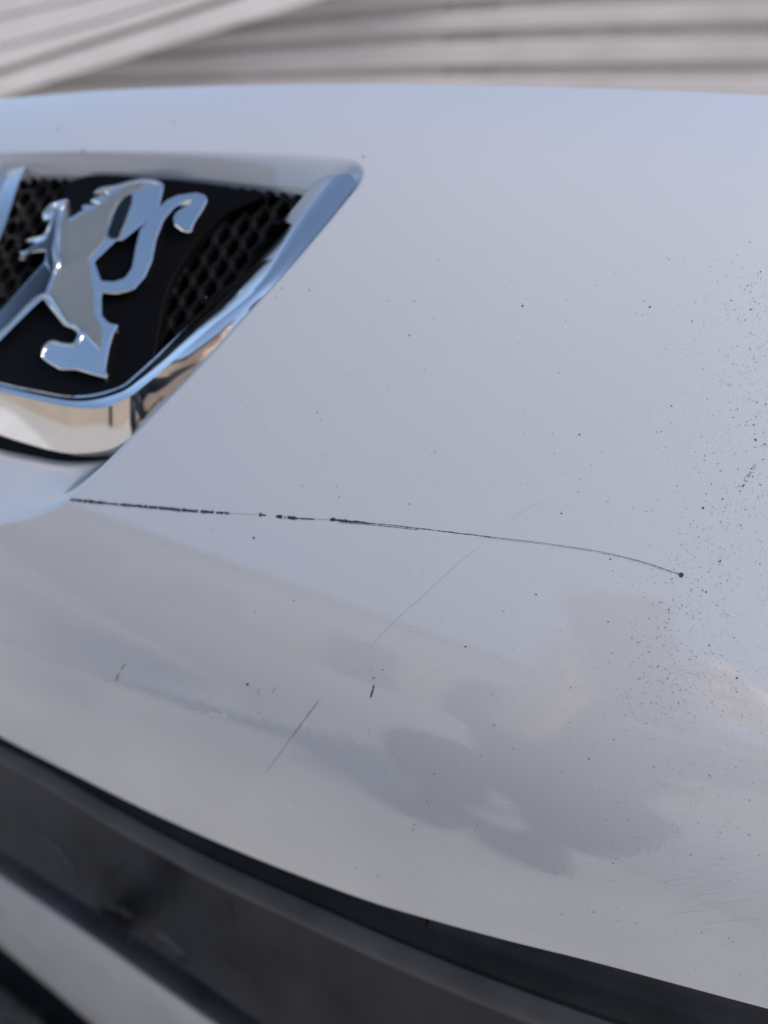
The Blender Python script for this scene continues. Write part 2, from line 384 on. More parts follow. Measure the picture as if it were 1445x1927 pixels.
# honeycomb grille: hexagonal cells with raised rims
hc = uv([(491, 411)])[0]; ha = uv([(491-37, 411+16)])[0]-hc; hb = uv([(508, 434)])[0]-hc
hE1, hE2 = ha+hb, hb
vts = [(hE1+hE2)/3, (2*hE2-hE1)/3, (hE2-2*hE1)/3]; vts = vts+[-v for v in vts]
vts = sorted(vts, key=lambda v: math.atan2(v[1], v[0]))
reg = uv([(-120, 290), (60, 300), (200, 305), (330, 310), (450, 320), (640, 345), (600, 372), (500, 490), (400, 605), (310, 690), (235, 752), (150, 768), (0, 745), (-120, 700)])
g = Geo()
for i in range(-16, 26):
    for j in range(-22, 24):
        cc = hc+ha*i+hb*j
        if not inside(cc[None], reg)[0]: continue
        R6 = np.array(vts)
        lv = [from_uv(cc+R6*1.0, -.0008), from_uv(cc+R6*.84, -.0004), from_uv(cc+R6*.74, -.0012), from_uv(cc+R6*.70, -.0085)]
        g.grid([list(r_) for r_ in lv], closed=True)
mesh_obj('honeycomb_grille', g.v, g.f, BLACKP, car)

# smooth black lobes behind the lion
def plate(name, px, h0, h1, bev, mat_, parent, n=120, spacing=None, smooth_curve=True, holes=(), hfun=None, bz=None, smooth=False, nh=60, plane_h=None, under=0.0):
    """raised plate with a bevelled edge; px outlines are read where the plate's top lies"""
    ph = h1 if plane_h is None else plane_h
    lo = [resample(uv(px, ph), n, True, smooth_curve)]+[resample(uv(hh, ph), nh, True, smooth_curve) for hh in holes]
    bz = bev if bz is None else bz
    def offs(l, d, isout):
        a = np.roll(l, 1, 0); b = np.roll(l, -1, 0); t = b-a; t /= np.linalg.norm(t, axis=1)[:, None]+1e-12
        nn = np.stack([-t[:, 1], t[:, 0]], 1)
        ar = .5*np.sum(l[:, 0]*np.roll(l[:, 1], -1)-np.roll(l[:, 0], -1)*l[:, 1])
        s = 1 if ar > 0 else -1
        if not isout: s = -s
        return l+nn*s*d
    ins = [offs(l, bev, k == 0) for k, l in enumerate(lo)]
    V_, T_, rg_, ov_ = fill(ins, spacing)
    hf = (lambda c_: 0*c_[:, 0]) if hfun is None else hfun
    g_ = Geo(); g_.add(from_uv(V_, h1+hf(V_)), [tuple(int(i) for i in t) for t in T_])
    for k, l in enumerate(lo):
        i_ = ins[k]
        rows_ = [from_uv(i_, h1+hf(i_)), from_uv(l, h1-bz+hf(l)), from_uv(offs(l, under, k == 0), h0+0*l[:, 0])]
        ar = .5*np.sum(l[:, 0]*np.roll(l[:, 1], -1)-np.roll(l[:, 0], -1)*l[:, 1])
        if (ar < 0) == (k == 0): rows_ = [r_[::-1] for r_ in rows_]
        rows_ = rows_[::-1]
        # bevel is flat shaded, so rows get their own vertices
        g_.grid([list(rows_[1]), list(rows_[2])], True); g_.grid([list(rows_[0]), list(rows_[1])], True)
    return mesh_obj(name, g_.v, g_.f, mat_, parent)
plate('backing_panel', [(130, 345), (300, 336), (430, 352), (500, 366), (425, 402), (362, 466), (318, 540), (300, 612), (288, 672), (262, 716), (240, 736), (200, 752), (150, 758), (80, 750), (0, 730), (-120, 700), (-100, 600), (20, 560), (95, 470)],
      -.004, .0040, .0003, GLOSSB, car, n=140, spacing=.004, under=.003)

# chrome shield frame
ST = [  # outer edge, crest, inner edge (pixels)
 ((700, 322), (632, 330), (612, 338)), ((668, 352), (597, 372), (583, 371)), ((600, 436), (548, 440), (529, 437)), ((522, 528), (486, 540), (457, 524)),
 ((432, 630), (394, 618), (372, 606)), ((352, 718), (314, 690), (301, 679)), ((306, 766), (274, 724), (265, 713)), ((272, 803), (250, 743), (244, 731)), ((243, 826), (226, 756), (220, 741)),
 ((205, 846), (196, 768), (185, 749)), ((150, 853), (150, 768), (148, 752)), ((100, 848), (100, 760), (100, 745)), ((0, 818), (0, 736), (0, 723)), ((-80, 785), (-80, 706), (-80, 694)),
 ((-150, 720), (-120, 655), (-112, 648)), ((-150, 620), (-90, 595), (-55, 600)), ((-95, 480), (-45, 468), (12, 470)), ((-40, 360), (2, 345), (52, 352)), ((-25, 318), (16, 316), (64, 326))]
def stations(P, per=10):
    P = np.array(P, float); out = []
    Q = np.vstack([2*P[0]-P[1], P, 2*P[-1]-P[-2]])
    for i in range(1, len(Q)-2):
        t = np.linspace(0, 1, per, endpoint=False)[:, None]; p0, p1, p2, p3 = Q[i-1:i+3]
        out.append(.5*(2*p1+(p2-p0)*t+(2*p0-5*p1+4*p2-p3)*t*t+(3*p1-p0-3*p2+p3)*t**3))
    return np.vstack(out+[P[-1:]])
so_, sc_, si_ = (stations([q_[k] for q_ in ST]) for k in range(3))
ks = np.linspace(0, len(ST)-1, len(so_))
ix_ = np.interp(ks, [0, 2.2, 3, 4, 5, 6, 7, 13, 14, 15], [0, 0, .08, .35, .65, .85, 1, 1, .4, 0])
lft = np.interp(ks, [14, 15.5, 18], [0, 1, 1])
ro_ = hit(so_, -.0036-.0085*ix_); rc_ = hit(sc_, -.0030-.0010*ix_-.0055*lft); ri_ = on_plane(si_, EP, en)+en*(.003+.002*lft)[:, None]
g = Geo()
def lerp(a_, b_, t, up_=0): return a_*(1-t)+b_*t+en[None]*up_
rows = [ro_-en*.014, ro_-en*.001, ro_, lerp(ro_, rc_, .3, .0003), lerp(ro_, rc_, .7, .0003), rc_]+[lerp(rc_, ri_, t, .0012*math.sin(math.pi*t)*ix_[:, None]) for t in (.1, .25, .4, .55, .7, .82)]+[lerp(rc_, ri_, t, a_*ix_[:, None]) for t, a_ in ((.88, .0008), (.93, .0012), (.98, .0008))]+[ri_, ri_-en*.006]
g.grid(rows)
fr = mesh_obj('badge_frame', g.v, g.f, CHROME, car, smooth=True)
bm = bmesh.new(); bm.from_mesh(fr.data); bmesh.ops.recalc_face_normals(bm, faces=bm.faces)
for e in bm.edges:
    if len(e.link_faces) == 2 and e.calc_face_angle(0) > R(32): e.smooth = False
bm.to_mesh(fr.data); bm.free()

# lion
Z = lambda pts: [(x*.2768, 310+y*.2768) for x, y in pts]
LION = Z([(640, 185), (690, 155), (790, 140), (870, 115), (960, 98), (1050, 105), (1112, 125), (1108, 170), (1078, 285), (1140, 232), (1210, 202), (1330, 184), (1395, 205), (1410, 240), (1375, 310), (1320, 390), (1295, 462), (1240, 450), (1188, 410), (1172, 365), (1195, 320), (1285, 262), (1310, 240), (1260, 243), (1180, 292), (1110, 375), (1062, 500), (1032, 650), (985, 760), (905, 850), (790, 878), (700, 868), (688, 890), (690, 1020), (730, 1068), (805, 1085), (770, 1150), (742, 1240), (716, 1390), (735, 1440), (715, 1448), (620, 1422), (520, 1392), (410, 1392), (330, 1345), (280, 1305), (300, 1235), (340, 1195), (440, 1215), (500, 1210), (528, 1160), (505, 1115), (440, 1092), (290, 905), (0, 1170), (-160, 1300), (-160, 1080), (0, 945), (300, 655), (303, 575), (180, 565), (110, 610), (70, 590), (75, 540), (95, 490), (135, 458), (280, 452), (305, 410), (330, 322), (290, 335), (240, 330), (250, 290), (345, 215), (445, 212), (458, 365), (575, 300), (550, 285), (570, 268), (690, 265), (610, 245), (655, 212), (745, 205), (720, 186)])
def soft(P, k=2, r=.2):
    P = np.array(P, float)
    for _ in range(k):
        Q = np.roll(P, -1, 0); d = np.linalg.norm(Q-P, axis=1)[:, None]; t = np.minimum(r, 1.6/np.maximum(d, 1e-6))
        P = np.stack([P*(1-t)+Q*t, P*t+Q*(1-t)], 1).reshape(-1, 2)
    return P
LHOLE = Z([(830, 512), (1000, 375), (950, 440), (920, 560), (895, 700), (850, 765), (780, 790), (685, 785), (640, 655), (790, 510)])
H1 = .0075
cl = uv(Z([(420, 600)]), H1)[0]
def dome(c_):
    x = c_[:, 0]-cl[0]; return np.where(x < 0, -4*x**2+x*.05, 0*x)
lion = plate('lion_badge', soft(LION), H1-.0034, H1, .0004, CHROME, car, n=620, spacing=.0016, smooth_curve=False, holes=[soft(LHOLE)], hfun=dome, bz=.0003, nh=130, under=.003)
BODY = Z([(425, 222), (440, 222), (462, 385), (590, 315), (640, 300), (745, 215), (860, 140), (955, 120), (1000, 135), (890, 190), (795, 265), (745, 360), (720, 470), (705, 525), (600, 640), (632, 835), (640, 1020), (700, 1130), (690, 1250), (560, 1125), (475, 1070), (328, 880), (372, 770), (412, 690), (402, 560), (405, 380)])
ax_ = (e2*.98+e1*.2)
RIB = ribbed(tuple(ax_/np.linalg.norm(ax_)), 2*math.pi/.00125)
plate('body_inlay', BODY, H1-.003, H1+.0004, .0004, RIB, lion, n=200, spacing=.002, smooth_curve=False, hfun=dome, bz=.0004)
MANE = Z([(885, 190), (830, 225), (785, 290), (745, 400), (722, 480), (792, 492), (822, 440), (860, 340), (890, 240)])
def manefun(c_):
    m0 = uv(Z([(800, 340)]), H1)[0]; return (c_[:, 0]-m0[0])*-.0
plate('mane_reflection', MANE, H1-.003, H1+.0008, .0010, mat('dark_reflection_mane', (.06, .06, .06), .25, metal=1.0), lion, n=60, spacing=.0015, hfun=dome, bz=.0006)  # the mane's dark reflection, painted as a darker raised plate

def bead(px, w_, n=60):
    """half round chrome bead along the lion's outline, width in badge pixels"""
    c = resample(uv(Z(px), H1), n); t = np.gradient(c, axis=0); t /= np.linalg.norm(t, axis=1)[:, None]; nn = np.stack([-t[:, 1], t[:, 0]], 1)
    half = w_*.2768*.000245/2*np.clip(np.minimum(np.arange(n), n-1-np.arange(n))/4, .3, 1)
    rows_ = []
    for a in np.linspace(0, math.pi, 9):
        cc = c+nn*(half*math.cos(a))[:, None]; rows_.append(from_uv(cc, H1+dome(c)-.0012+(half*.55+.0012)*math.sin(a)))
    g_ = Geo(); g_.grid(rows_)
    o = mesh_obj('edge_bead', g_.v, g_.f, SATIN, lion, smooth=True)
    bm_ = bmesh.new(); bm_.from_mesh(o.data); bmesh.ops.recalc_face_normals(bm_, faces=bm_.faces); bm_.to_mesh(o.data); bm_.free()
bead([(425, 222), (388, 300), (390, 420), (375, 560), (395, 660), (370, 738)], 48)
bead([(85, 505), (130, 470), (275, 458), (305, 415), (325, 330), (345, 225)], 26)
bead([(245, 312), (290, 270), (345, 225)], 60, 24)
bead([(-165, 1285), (0, 1140), (280, 890), (335, 892), (470, 1080), (525, 1102)], 30)
bead([(472, 1088), (525, 1102), (556, 1160), (525, 1218), (440, 1222), (345, 1206), (305, 1245), (288, 1305)], 30)
bead([(640, 192), (700, 166), (790, 150), (870, 128), (960, 108), (1050, 114), (1104, 134)], 40)
bead([(572, 1135), (640, 1210), (690, 1262)], 22, 30)
bead([(80, 592), (120, 575), (170, 558)], 30, 20)

DARKREFL = mat('dark_reflection_chrome', (.10, .10, .105), .15, metal=1.0)  # dark reflections in the limbs, put into the metal's colour
LEGF = Z([(-160, 1085), (0, 950), (298, 665), (358, 742), (310, 866), (284, 880), (0, 1108), (-160, 1236)])
ARMF = Z([(352, 245), (366, 300), (362, 470), (348, 560), (362, 650), (378, 720), (352, 735), (312, 660), (306, 572), (285, 563), (180, 560), (110, 602), (82, 570), (102, 512), (285, 492), (318, 420), (340, 320)])
for pf in (LEGF, ARMF): plate('limb_facet', pf, H1-.003, H1+.0003, .0003, DARKREFL, lion, n=110, spacing=.002, smooth_curve=False, hfun=dome, bz=.0003)

# ------------------------------------------------------------------ lower grille moulding and lip under the bumper
LOW = {  # pixel polylines
 'edge': [(-260, 1235), (-120, 1318), (0, 1388), (150, 1466), (300, 1540), (450, 1606), (560, 1650), (700, 1701), (800, 1731), (950, 1772), (1100, 1809), (1250, 1849), (1445, 1901), (1800, 1990)],
 'rib_t': [(-260, 1262), (-120, 1335), (0, 1402), (90, 1448), (200, 1512), (290, 1562), (400, 1618), (560, 1690), (700, 1752), (850, 1815), (1000, 1872), (1150, 1925), (1400, 2010), (1700, 2110)],
 'rib_b': [(-260, 1280), (-120, 1352), (0, 1421), (90, 1470), (200, 1538), (290, 1592), (400, 1652), (560, 1727), (700, 1792), (850, 1858), (1000, 1918), (1150, 1972), (1400, 2060), (1700, 2160)],
 'pan_b': [(-260, 1450), (-120, 1525), (0, 1598), (90, 1655), (200, 1725), (290, 1785), (400, 1860), (500, 1930), (600, 1995), (740, 2085), (900, 2190), (1100, 2300), (1300, 2400), (1500, 2500)],
 'gro': [(-260, 1466), (-120, 1545), (0, 1618), (90, 1677), (200, 1752), (290, 1812), (400, 1888), (500, 1958), (600, 2025), (740, 2115), (900, 2220), (1100, 2330), (1300, 2430), (1500, 2530)],
 'lip_t': [(-260, 1480), (-120, 1565), (0, 1645), (90, 1705), (200, 1780), (290, 1845), (400, 1922), (500, 1990), (600, 2060), (740, 2155), (900, 2260), (1100, 2370), (1300, 2470), (1500, 2570)],
 'lip_b': [(-260, 1565), (-120, 1670), (0, 1775), (90, 1850), (180, 1927), (260, 1995), (360, 2080), (460, 2160), (560, 2240), (700, 2345), (860, 2450), (1060, 2560), (1260, 2660), (1460, 2760)]}
# heights under the bumper edge are fixed by letting each line lie at its own offset from the swept surface
def low3(name, d): return hit(resample(LOW[name], 150), d)
r_edge_in = hit(resample(LOW['edge'], 150), -.004)-np.array([0, -.014, 0])
r_ribt = low3('rib_t', -.006); r_ribb = low3('rib_b', -.007)
g = Geo()
dz = np.array([0, 0, 1.0]); dy = np.array([0, 1.0, 0])
g.grid([r_edge_in+dz*.012, r_edge_in-dz*.004, r_ribt+dy*.016+dz*.002, r_ribt+dy*.010, r_ribt+dy*.002, r_ribt])
mesh_obj('grille_top_shelf', g.v, g.f, DARKP2, car, smooth=True)
g = Geo(); g.grid([r_ribt+dy*.002]+[r_ribt*(1-t)+r_ribb*t-dy*.0055*math.sin(math.pi*t) for t in np.linspace(0, 1, 10)]+[r_ribb+dy*.004, r_ribb+dy*.020])
mesh_obj('grille_top_rail', g.v, g.f, RAILP, car, smooth=True)
r_pan = low3('pan_b', .020)
g = Geo()
pan = []
for t in np.linspace(0, 1, 14):
    pan.append(r_ribb*(1-t)+r_pan*t+dy*(.019*(1-t)**2+.010*math.sin(math.pi*t)))
g.grid(pan)
panel = mesh_obj('grille_panel', g.v, g.f, DARKP, car, smooth=True)
r_gro = low3('gro', .020); r_lipt = low3('lip_t', .026); r_lipb = low3('lip_b', .028)
g = Geo()
g.grid([r_pan-dz*.0005, r_pan+dy*.008-dz*.003, r_gro+dy*.008, r_gro, r_gro*.6+r_lipt*.4-dy*.003, r_lipt, r_lipt+dy*.012])
mesh_obj('grille_lower_rail', g.v, g.f, DARKP, car, smooth=True)
g = Geo()
g.grid([r_lipt+dy*.010, r_lipt-dy*.0012-dz*.0008]+[r_lipt*(1-t)+r_lipb*t-dy*(.0016+.004*math.sin(math.pi*t)) for t in np.linspace(0.02, 1, 9)]+[r_lipb+dy*.002-dz*.003, r_lipb+dy*.02-dz*.004])
mesh_obj('lower_lip', g.v, g.f, mat('dull_lip_paint', (.43, .42, .405), .5, spec=.3, mottle=.08, scale=25), car, smooth=True)
def below(px): return [(x-px*.62, y+px*.72) for x, y in LOW['lip_b']]
r_t1 = hit(resample(below(64), 150), .014); r_t2 = hit(resample(below(76), 150), .022); r_t3 = hit(resample(below(330), 150), .030)
g = Geo(); g.grid([r_lipb+dy*.006-dz*.002, r_lipb+dy*.022-dz*.006, r_t1+dy*.012, r_t1])
mesh_obj('air_gap_liner', g.v, g.f, BLACKP, car, smooth=True)
g = Geo(); g.grid([r_t1+dy*.01, r_t1, r_t2, r_t2*.7+r_t3*.3-dy*.004, r_t3, r_t3+dy*.06])
mesh_obj('under_tray', g.v, g.f, mat('gritty_tray', (.035, .035, .037), .8, mottle=.8, scale=90, bump=.004, bscale=130, det=8), car, smooth=True)

from mathutils.bvhtree import BVHTree
TREE = BVHTree.FromPolygons([v.co for v in panel.data.vertices], [tuple(p.vertices) for p in panel.data.polygons])
CRACK = mat('dark_crack', (.006, .006, .007), .7); DUST = mat('dust_smear', (.062, .063, .067), .9, mottle=.5, scale=300)
def on_panel(px, lift=.0003):
    out = []
    for d_ in rays(px):
        r_ = TREE.ray_cast(Vector(CAM), Vector(d_))
        p = np.array(r_[0]) if r_[0] is not None else CAM+d_*.4
        out.append(p-d_/np.linalg.norm(d_)*lift)
    return np.array(out)
def scuff(name, pts, w_, m, n=24, jag=.35):
    c = resample(pts, n); t = np.gradient(c, axis=0); t /= np.linalg.norm(t, axis=1)[:, None]; nn = np.stack([-t[:, 1], t[:, 0]], 1)
    e = np.clip(np.minimum(np.arange(n), n-1-np.arange(n))/6, .12, 1)[:, None]*w_/2
    g_ = Geo(); g_.grid([on_panel(c+nn*e*(1+jag*RNG.uniform(-1, 1, (n, 1)))), on_panel(c-nn*e*(1+jag*RNG.uniform(-1, 1, (n, 1))))])
    mesh_obj(name, g_.v, g_.f, m, panel)
scuff('crack', [(233, 1627), (213, 1646), (207, 1664), (188, 1682)], 12, CRACK)
scuff('crack', [(208, 1627), (196, 1655), (186, 1680)], 5, CRACK)
scuff('crack', [(184, 1690), (190, 1712), (222, 1738), (246, 1752)], 9, CRACK)
scuff('crack', [(300, 1688), (298, 1714), (277, 1736)], 6, CRACK)
scuff('crack', [(243, 1738), (245, 1760), (247, 1784)], 5, CRACK)
scuff('crack', [(428, 1687), (437, 1718), (445, 1742)], 4, CRACK)
scuff('crack', [(410, 1790), (425, 1795), (440, 1820), (465, 1824)], 2, CRACK)
scuff('crack', [(330, 1826), (332, 1815), (345, 1809), (360, 1812)], 3.5, CRACK)
scuff('dust_smear', [(195, 1702), (225, 1712), (255, 1728)], 16, DUST)
scuff('dust_smear', [(60, 1560), (110, 1600), (150, 1660)], 9, DUST)
scuff('dust_smear', [(282, 1745), (310, 1765), (350, 1800)], 11, DUST)
g = Geo()
tp = hit([(786, 1722), (803, 1726), (800, 1748), (785, 1745)], -.004)
g.grid([[tp[0], tp[1]], [tp[3], tp[2]], [tp[3]+dy*.012, tp[2]+dy*.012]]); mesh_obj('clip_tab', g.v, g.f, GLOSSB, car)

# ------------------------------------------------------------------ scratches and chips on the paint
def ribbon(pts, w0, mat_, name, parent=shell, n=40, lift=.00004, jag=0.0, taper=True, **kw):
    """thin flake laid on the paint along a line of sight polyline; width in pixels"""
    c = resample(pts, n); t = np.gradient(c, axis=0); t /= np.linalg.norm(t, axis=1)[:, None]; nn = np.stack([-t[:, 1], t[:, 0]], 1)
    w_ = np.broadcast_to(np.asarray(w0, float) if np.ndim(w0) == 0 else np.interp(np.linspace(0, 1, n), np.linspace(0, 1, len(w0)), w0), (n,))/2
    a = w_*(1+jag*RNG.uniform(-1, 1, n)); b = w_*(1+jag*RNG.uniform(-1, 1, n))
    if taper: e = np.clip(np.minimum(np.arange(n), n-1-np.arange(n))/2, .15, 1); a = a*e; b = b*e
    g_ = Geo(); rows_ = []
    A_ = to_xa(hit(c+nn*a[:, None])); B_ = to_xa(hit(c-nn*b[:, None]))
    A_ = from_xa(A_)+nrm(A_)*(lift+disp(A_))[:, None]; B_ = from_xa(B_)+nrm(B_)*(lift+disp(B_))[:, None]
    g_.grid([list(A_), list(B_)])
    return g_
def flakes(name, gs, mat_, parent=shell, **kw):
    g_ = Geo()
    for x in gs: g_.add(x.v, x.f)
    return mesh_obj(name, g_.v, g_.f, mat_, parent, **kw)
SCR = [(130, 940), (200, 947), (300, 956), (370, 962), (432, 966), (490, 969), (540, 974), (593, 977), (625, 978), (690, 984), (760, 991), (850, 1002), (920, 1010), (1000, 1019), (1100, 1033), (1180, 1049), (1230, 1064), (1282, 1082)]
sc = resample(SCR, 1200)
def part_of(x0, x1, n=24, dy_=0):
    k = (sc[:, 0] >= x0) & (sc[:, 0] <= x1); p = sc[k]; return [(p[int(i)][0], p[int(i)][1]+dy_) for i in np.linspace(0, len(p)-1, max(3, n//4))]
gs = []
x = 131
while x < 430:
    l = random.uniform(8, 34); x2 = min(x+l, 432)
    gs.append(ribbon(part_of(x, x2), random.uniform(3.6, 6.5), None, '', n=30, jag=.75)); x = x2+random.choice([-2, -1, 0, 2])
for a, b, w_ in ((487, 493, 6.5), (492, 501, 3), (519, 524, 5), (523, 532, 7.5), (535, 539, 4.5), (541, 549, 6), (548, 557, 7.5), (556, 561, 3)): gs.append(ribbon(part_of(a, b), w_, None, '', n=9, jag=.45, taper=False))
for x in np.arange(558, 594, 2.4): gs.append(ribbon([(x+1.6, 973.2+(x-558)*.05), (x-1.0, 978+(x-558)*.05)], 1.7, None, '', n=5))
gs.append(ribbon(part_of(565, 592), 1.6, None, '', n=16, jag=.4))
gs.append(ribbon(part_of(620, 634), 7.5, None, '', n=10, jag=.4)); gs.append(ribbon(part_of(631, 702), [4.5, 4, 3.4, 3, 2], None, '', n=50, jag=.8))
for x in np.arange(640, 696, 3.0): gs.append(ribbon([(x+2.2, 979+(x-640)*.08), (x-1.2, 986+(x-640)*.06)], 1.6, None, '', n=5))
gs.append(ribbon(part_of(690, 930), 1.5, None, '', n=90, jag=.8)); gs.append(ribbon(part_of(690, 790, dy_=3), 1.0, None, '', n=60, jag=.8))
tail = ribbon(part_of(925, 1282), [1.1, .8, .7, .8, 1.2, 1.8], None, '', n=160, jag=.8)
flakes('hairline_scratch', [tail], MIDS, label='hairline tail of the long scratch ending at a black chip')
flakes('long_scratch', gs, SCRATCH, label='long dark scratch running from the recess to a black chip')
for rb in (ribbon(part_of(430, 490), 1.4, None, '', n=20, jag=.4), ribbon(part_of(595, 622), 1.6, None, '', n=14, jag=.5), ribbon(part_of(900, 1262, dy_=2.3), 1.4, None, '', n=120, jag=.6)): flakes('scratch_edge', [rb], FAINT)
flakes('scratch_highlight', [ribbon(part_of(900, 1270, dy_=4.5), 1.3, None, '', n=160, jag=.5)], PALE)  # highlight beside the scratch, painted as a paler line
def spot(cx, cy, r, n=7, asp=1.0, lift=.00005):
    th = np.linspace(0, 2*math.pi, n, endpoint=False)+RNG.uniform(0, 1); rr = r*RNG.uniform(.7, 1.15, n)
    return np.stack([cx+rr*np.cos(th), cy+rr*np.sin(th)*asp], 1)
def spots(name, specs, mat_, **kw):
    px = np.vstack([spot(*s) for s in specs]); n = 7
    xa = to_xa(hit(px)); p = from_xa(xa)+nrm(xa)*(.00005+disp(xa))[:, None]
    return mesh_obj(name, p, [tuple(range(i*n, i*n+n)) for i in range(len(specs))], mat_, shell, **kw)
# named chips
for (cx, cy, r) in ((1281, 1082, 5.2), (478, 1012, 2.4), (466, 1288, 3), (1322, 956, 2.6), (1386, 1276, 2.4), (703, 1276, 1.8), (876, 1217, 2), (1222, 578, 2.2), (983, 576, 2.0), (1148, 1052, 1.8), (1056, 966, 1.8), (1421, 828, 2.4), (1438, 836, 2.2), (1359, 939, 2.0), (1263, 764, 1.8), (1090, 818, 1.8)):
    spots('paint_chip', [(cx, cy, r)], CHIP)
CHIP2 = mat('fine_grit', (.12, .12, .13), .8); CHIP3 = mat('brown_grit', (.20, .20, .215), .8)
sp = []
for _ in range(2000):
    x = RNG.uniform(380, 1460); y = RNG.uniform(480, 1860)
    if RNG.uniform() > .3+.7*(x-380)/1065 or y > 1690+(x-700)*.22: continue
    sp.append((x, y, min(1.8, .45+RNG.exponential(.30))))
for _ in range(2100):
    t = RNG.uniform(); cy_ = 520+t*820; cx_ = np.interp(cy_, [520, 760, 950, 1080, 1200, 1340], [1450, 1430, 1375, 1320, 1285, 1270])
    x = cx_+RNG.normal(0, 75); y = cy_+RNG.normal(0, 24)
    if x > 1470: continue
    sp.append((x, y, min(2.0, .42+RNG.exponential(.30))))
for _ in range(420):
    x = RNG.normal(1300, 130); y = RNG.normal(1480, 170)
    if x < 1470 and y < 1690+(x-700)*.22: sp.append((x, y, min(1.8, .42+RNG.exponential(.28))))
kinds = RNG.integers(0, 3, len(sp))
for k_ in range(34):
    t_ = RNG.beta(1.6, 1.6); sp.append((np.interp(t_, [0, .5, 1], [1424, 1407, 1390])+RNG.normal(0, 2.2), 866+62*t_+RNG.normal(0, 2), RNG.uniform(.8, 2.0)))
sp = [(x_, y_, r_*.88) for x_, y_, r_ in sp]
kinds = RNG.integers(0, 3, len(sp))
for i_, m__ in enumerate((CHIP, CHIP2, CHIP3)): spots(('paint_speck', 'fine_grit', 'brown_grit')[i_], [q_ for q_, k_ in zip(sp, kinds) if k_ == i_], m__, kind='stuff')
for pts, w_ in (([(704, 1288), (702, 1298), (697, 1314)], 3), ([(686, 293), (682, 297)], 2), ([(238, 1248), (228, 1262), (221, 1281)], 2.2), ([(490, 1292), (484, 1308)], 1.2), ([(519, 1292), (512, 1306)], 1.2)):
    flakes('short_scratch', [ribbon(pts, w_, None, '', n=14, jag=.5)], SCRATCH if w_ > 1.5 else FAINT)
flakes('short_scratch', [ribbon([(605, 1312), (578, 1348), (552, 1384), (538, 1402)], [.8, 1.9, 1.5, 1.0], None, '', n=40, jag=.8), ribbon([(540, 1400), (520, 1428), (497, 1458)], .8, None, '', n=30, jag=.3)], MIDS)
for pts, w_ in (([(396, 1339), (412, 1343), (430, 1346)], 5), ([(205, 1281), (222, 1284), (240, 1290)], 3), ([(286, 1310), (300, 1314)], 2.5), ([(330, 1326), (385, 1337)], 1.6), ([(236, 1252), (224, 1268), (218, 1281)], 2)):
    flakes('crease_glint', [ribbon(pts, w_, None, '', n=14, jag=.6)], GLINT)  # glints along the crease, painted as pale slivers
flakes('faint_scratch', [ribbon([(1022, 944), (990, 958), (955, 983)], 1.0, None, '', n=30), ribbon([(903, 1028), (860, 1062), (800, 1118), (740, 1172), (690, 1226)], .85, None, '', n=60)], FAINT2)
for pts in ([(323, 229), (331, 231)], [(107, 243), (114, 244)], [(154, 281), (160, 284)]): flakes('dirt_spot', [ribbon(pts, 7, None, '', n=8)], FAINT)

wm = []
for _ in range(24):
    r_ = RNG.uniform(18, 95); a0 = RNG.uniform(-2.6, .4); da_ = RNG.uniform(.25, .8)
    th = np.linspace(a0, a0+da_, 5); wm.append(ribbon(list(zip(1285+r_*1.2*np.cos(th), 1296+r_*.6*np.sin(th))), RNG.uniform(.5, 1.1), None, '', n=14))
for _ in range(26):
    x_, y_ = RNG.normal(1330, 90), RNG.normal(1650, 60); l_ = RNG.uniform(25, 130)
    if x_+l_/2 < 1470 and y_ < 1740: wm.append(ribbon([(x_-l_/2, y_+l_*.07), (x_, y_), (x_+l_/2, y_-l_*.07)], RNG.uniform(.5, 1.3), None, '', n=14))
flakes('wipe_mark', wm, WIPE, kind='stuff')

# ------------------------------------------------------------------ the photographer, squatting behind the lens and mirrored dimly in the paint
SHIRT = mat('dark_jacket', (.03, .033, .042), .85, mottle=.08, scale=30)
TROUSER = mat('dark_trousers', (.020, .021, .026), .85, mottle=.2, scale=40)
SKIN = mat('skin', (.66, .47, .36), .5, mottle=.06, scale=40)
HAIR = mat('dark_hair', (.02, .016, .013), .6)
SHOE = mat('dark_shoe', (.03, .03, .03), .5)
def skinned(name, chains, m, parent, sub=2):
    """one continuous surface grown round a skeleton of joints: list of (point, radius) chains sharing joints"""
    idx = {}; vs_ = []; rs = []; es = []
    for ch in chains:
        prev = None
        for p, r in ch:
            k = tuple(round(c, 4) for c in p)
            if k not in idx: idx[k] = len(vs_); vs_.append(p); rs.append(r if isinstance(r, tuple) else (r, r))
            if prev is not None: es.append((prev, idx[k]))
            prev = idx[k]
    me = bpy.data.meshes.new(name); me.from_pydata(vs_, es, []); me.materials.append(m)
    o = link(bpy.data.objects.new(name, me), parent)
    md = o.modifiers.new('skin', 'SKIN'); md.use_smooth_shade = True
    if not me.skin_vertices: me.skin_vertices.new(name='skin')
    for i, r in enumerate(rs): me.skin_vertices[0].data[i].radius = r; me.skin_vertices[0].data[i].use_root = (i == 0)
    o.modifiers.new('sub', 'SUBSURF').levels = sub; o.modifiers['sub'].render_levels = sub
    return o
PB = (.05, -.80, 0)
person = empty('person', PB, label='squatting person in dark clothes, mirrored as a dim grey shape in the paint', category='person')
DLT = np.array([.06, -.07, 0])
def rel(pts): return [(tuple(np.array(p)+DLT-np.array(PB)), r) for p, r in pts]
def rel0(pts): return [(tuple(np.array(p)-np.array(PB)), r) for p, r in pts]
pel = (.05, -.84, .24)
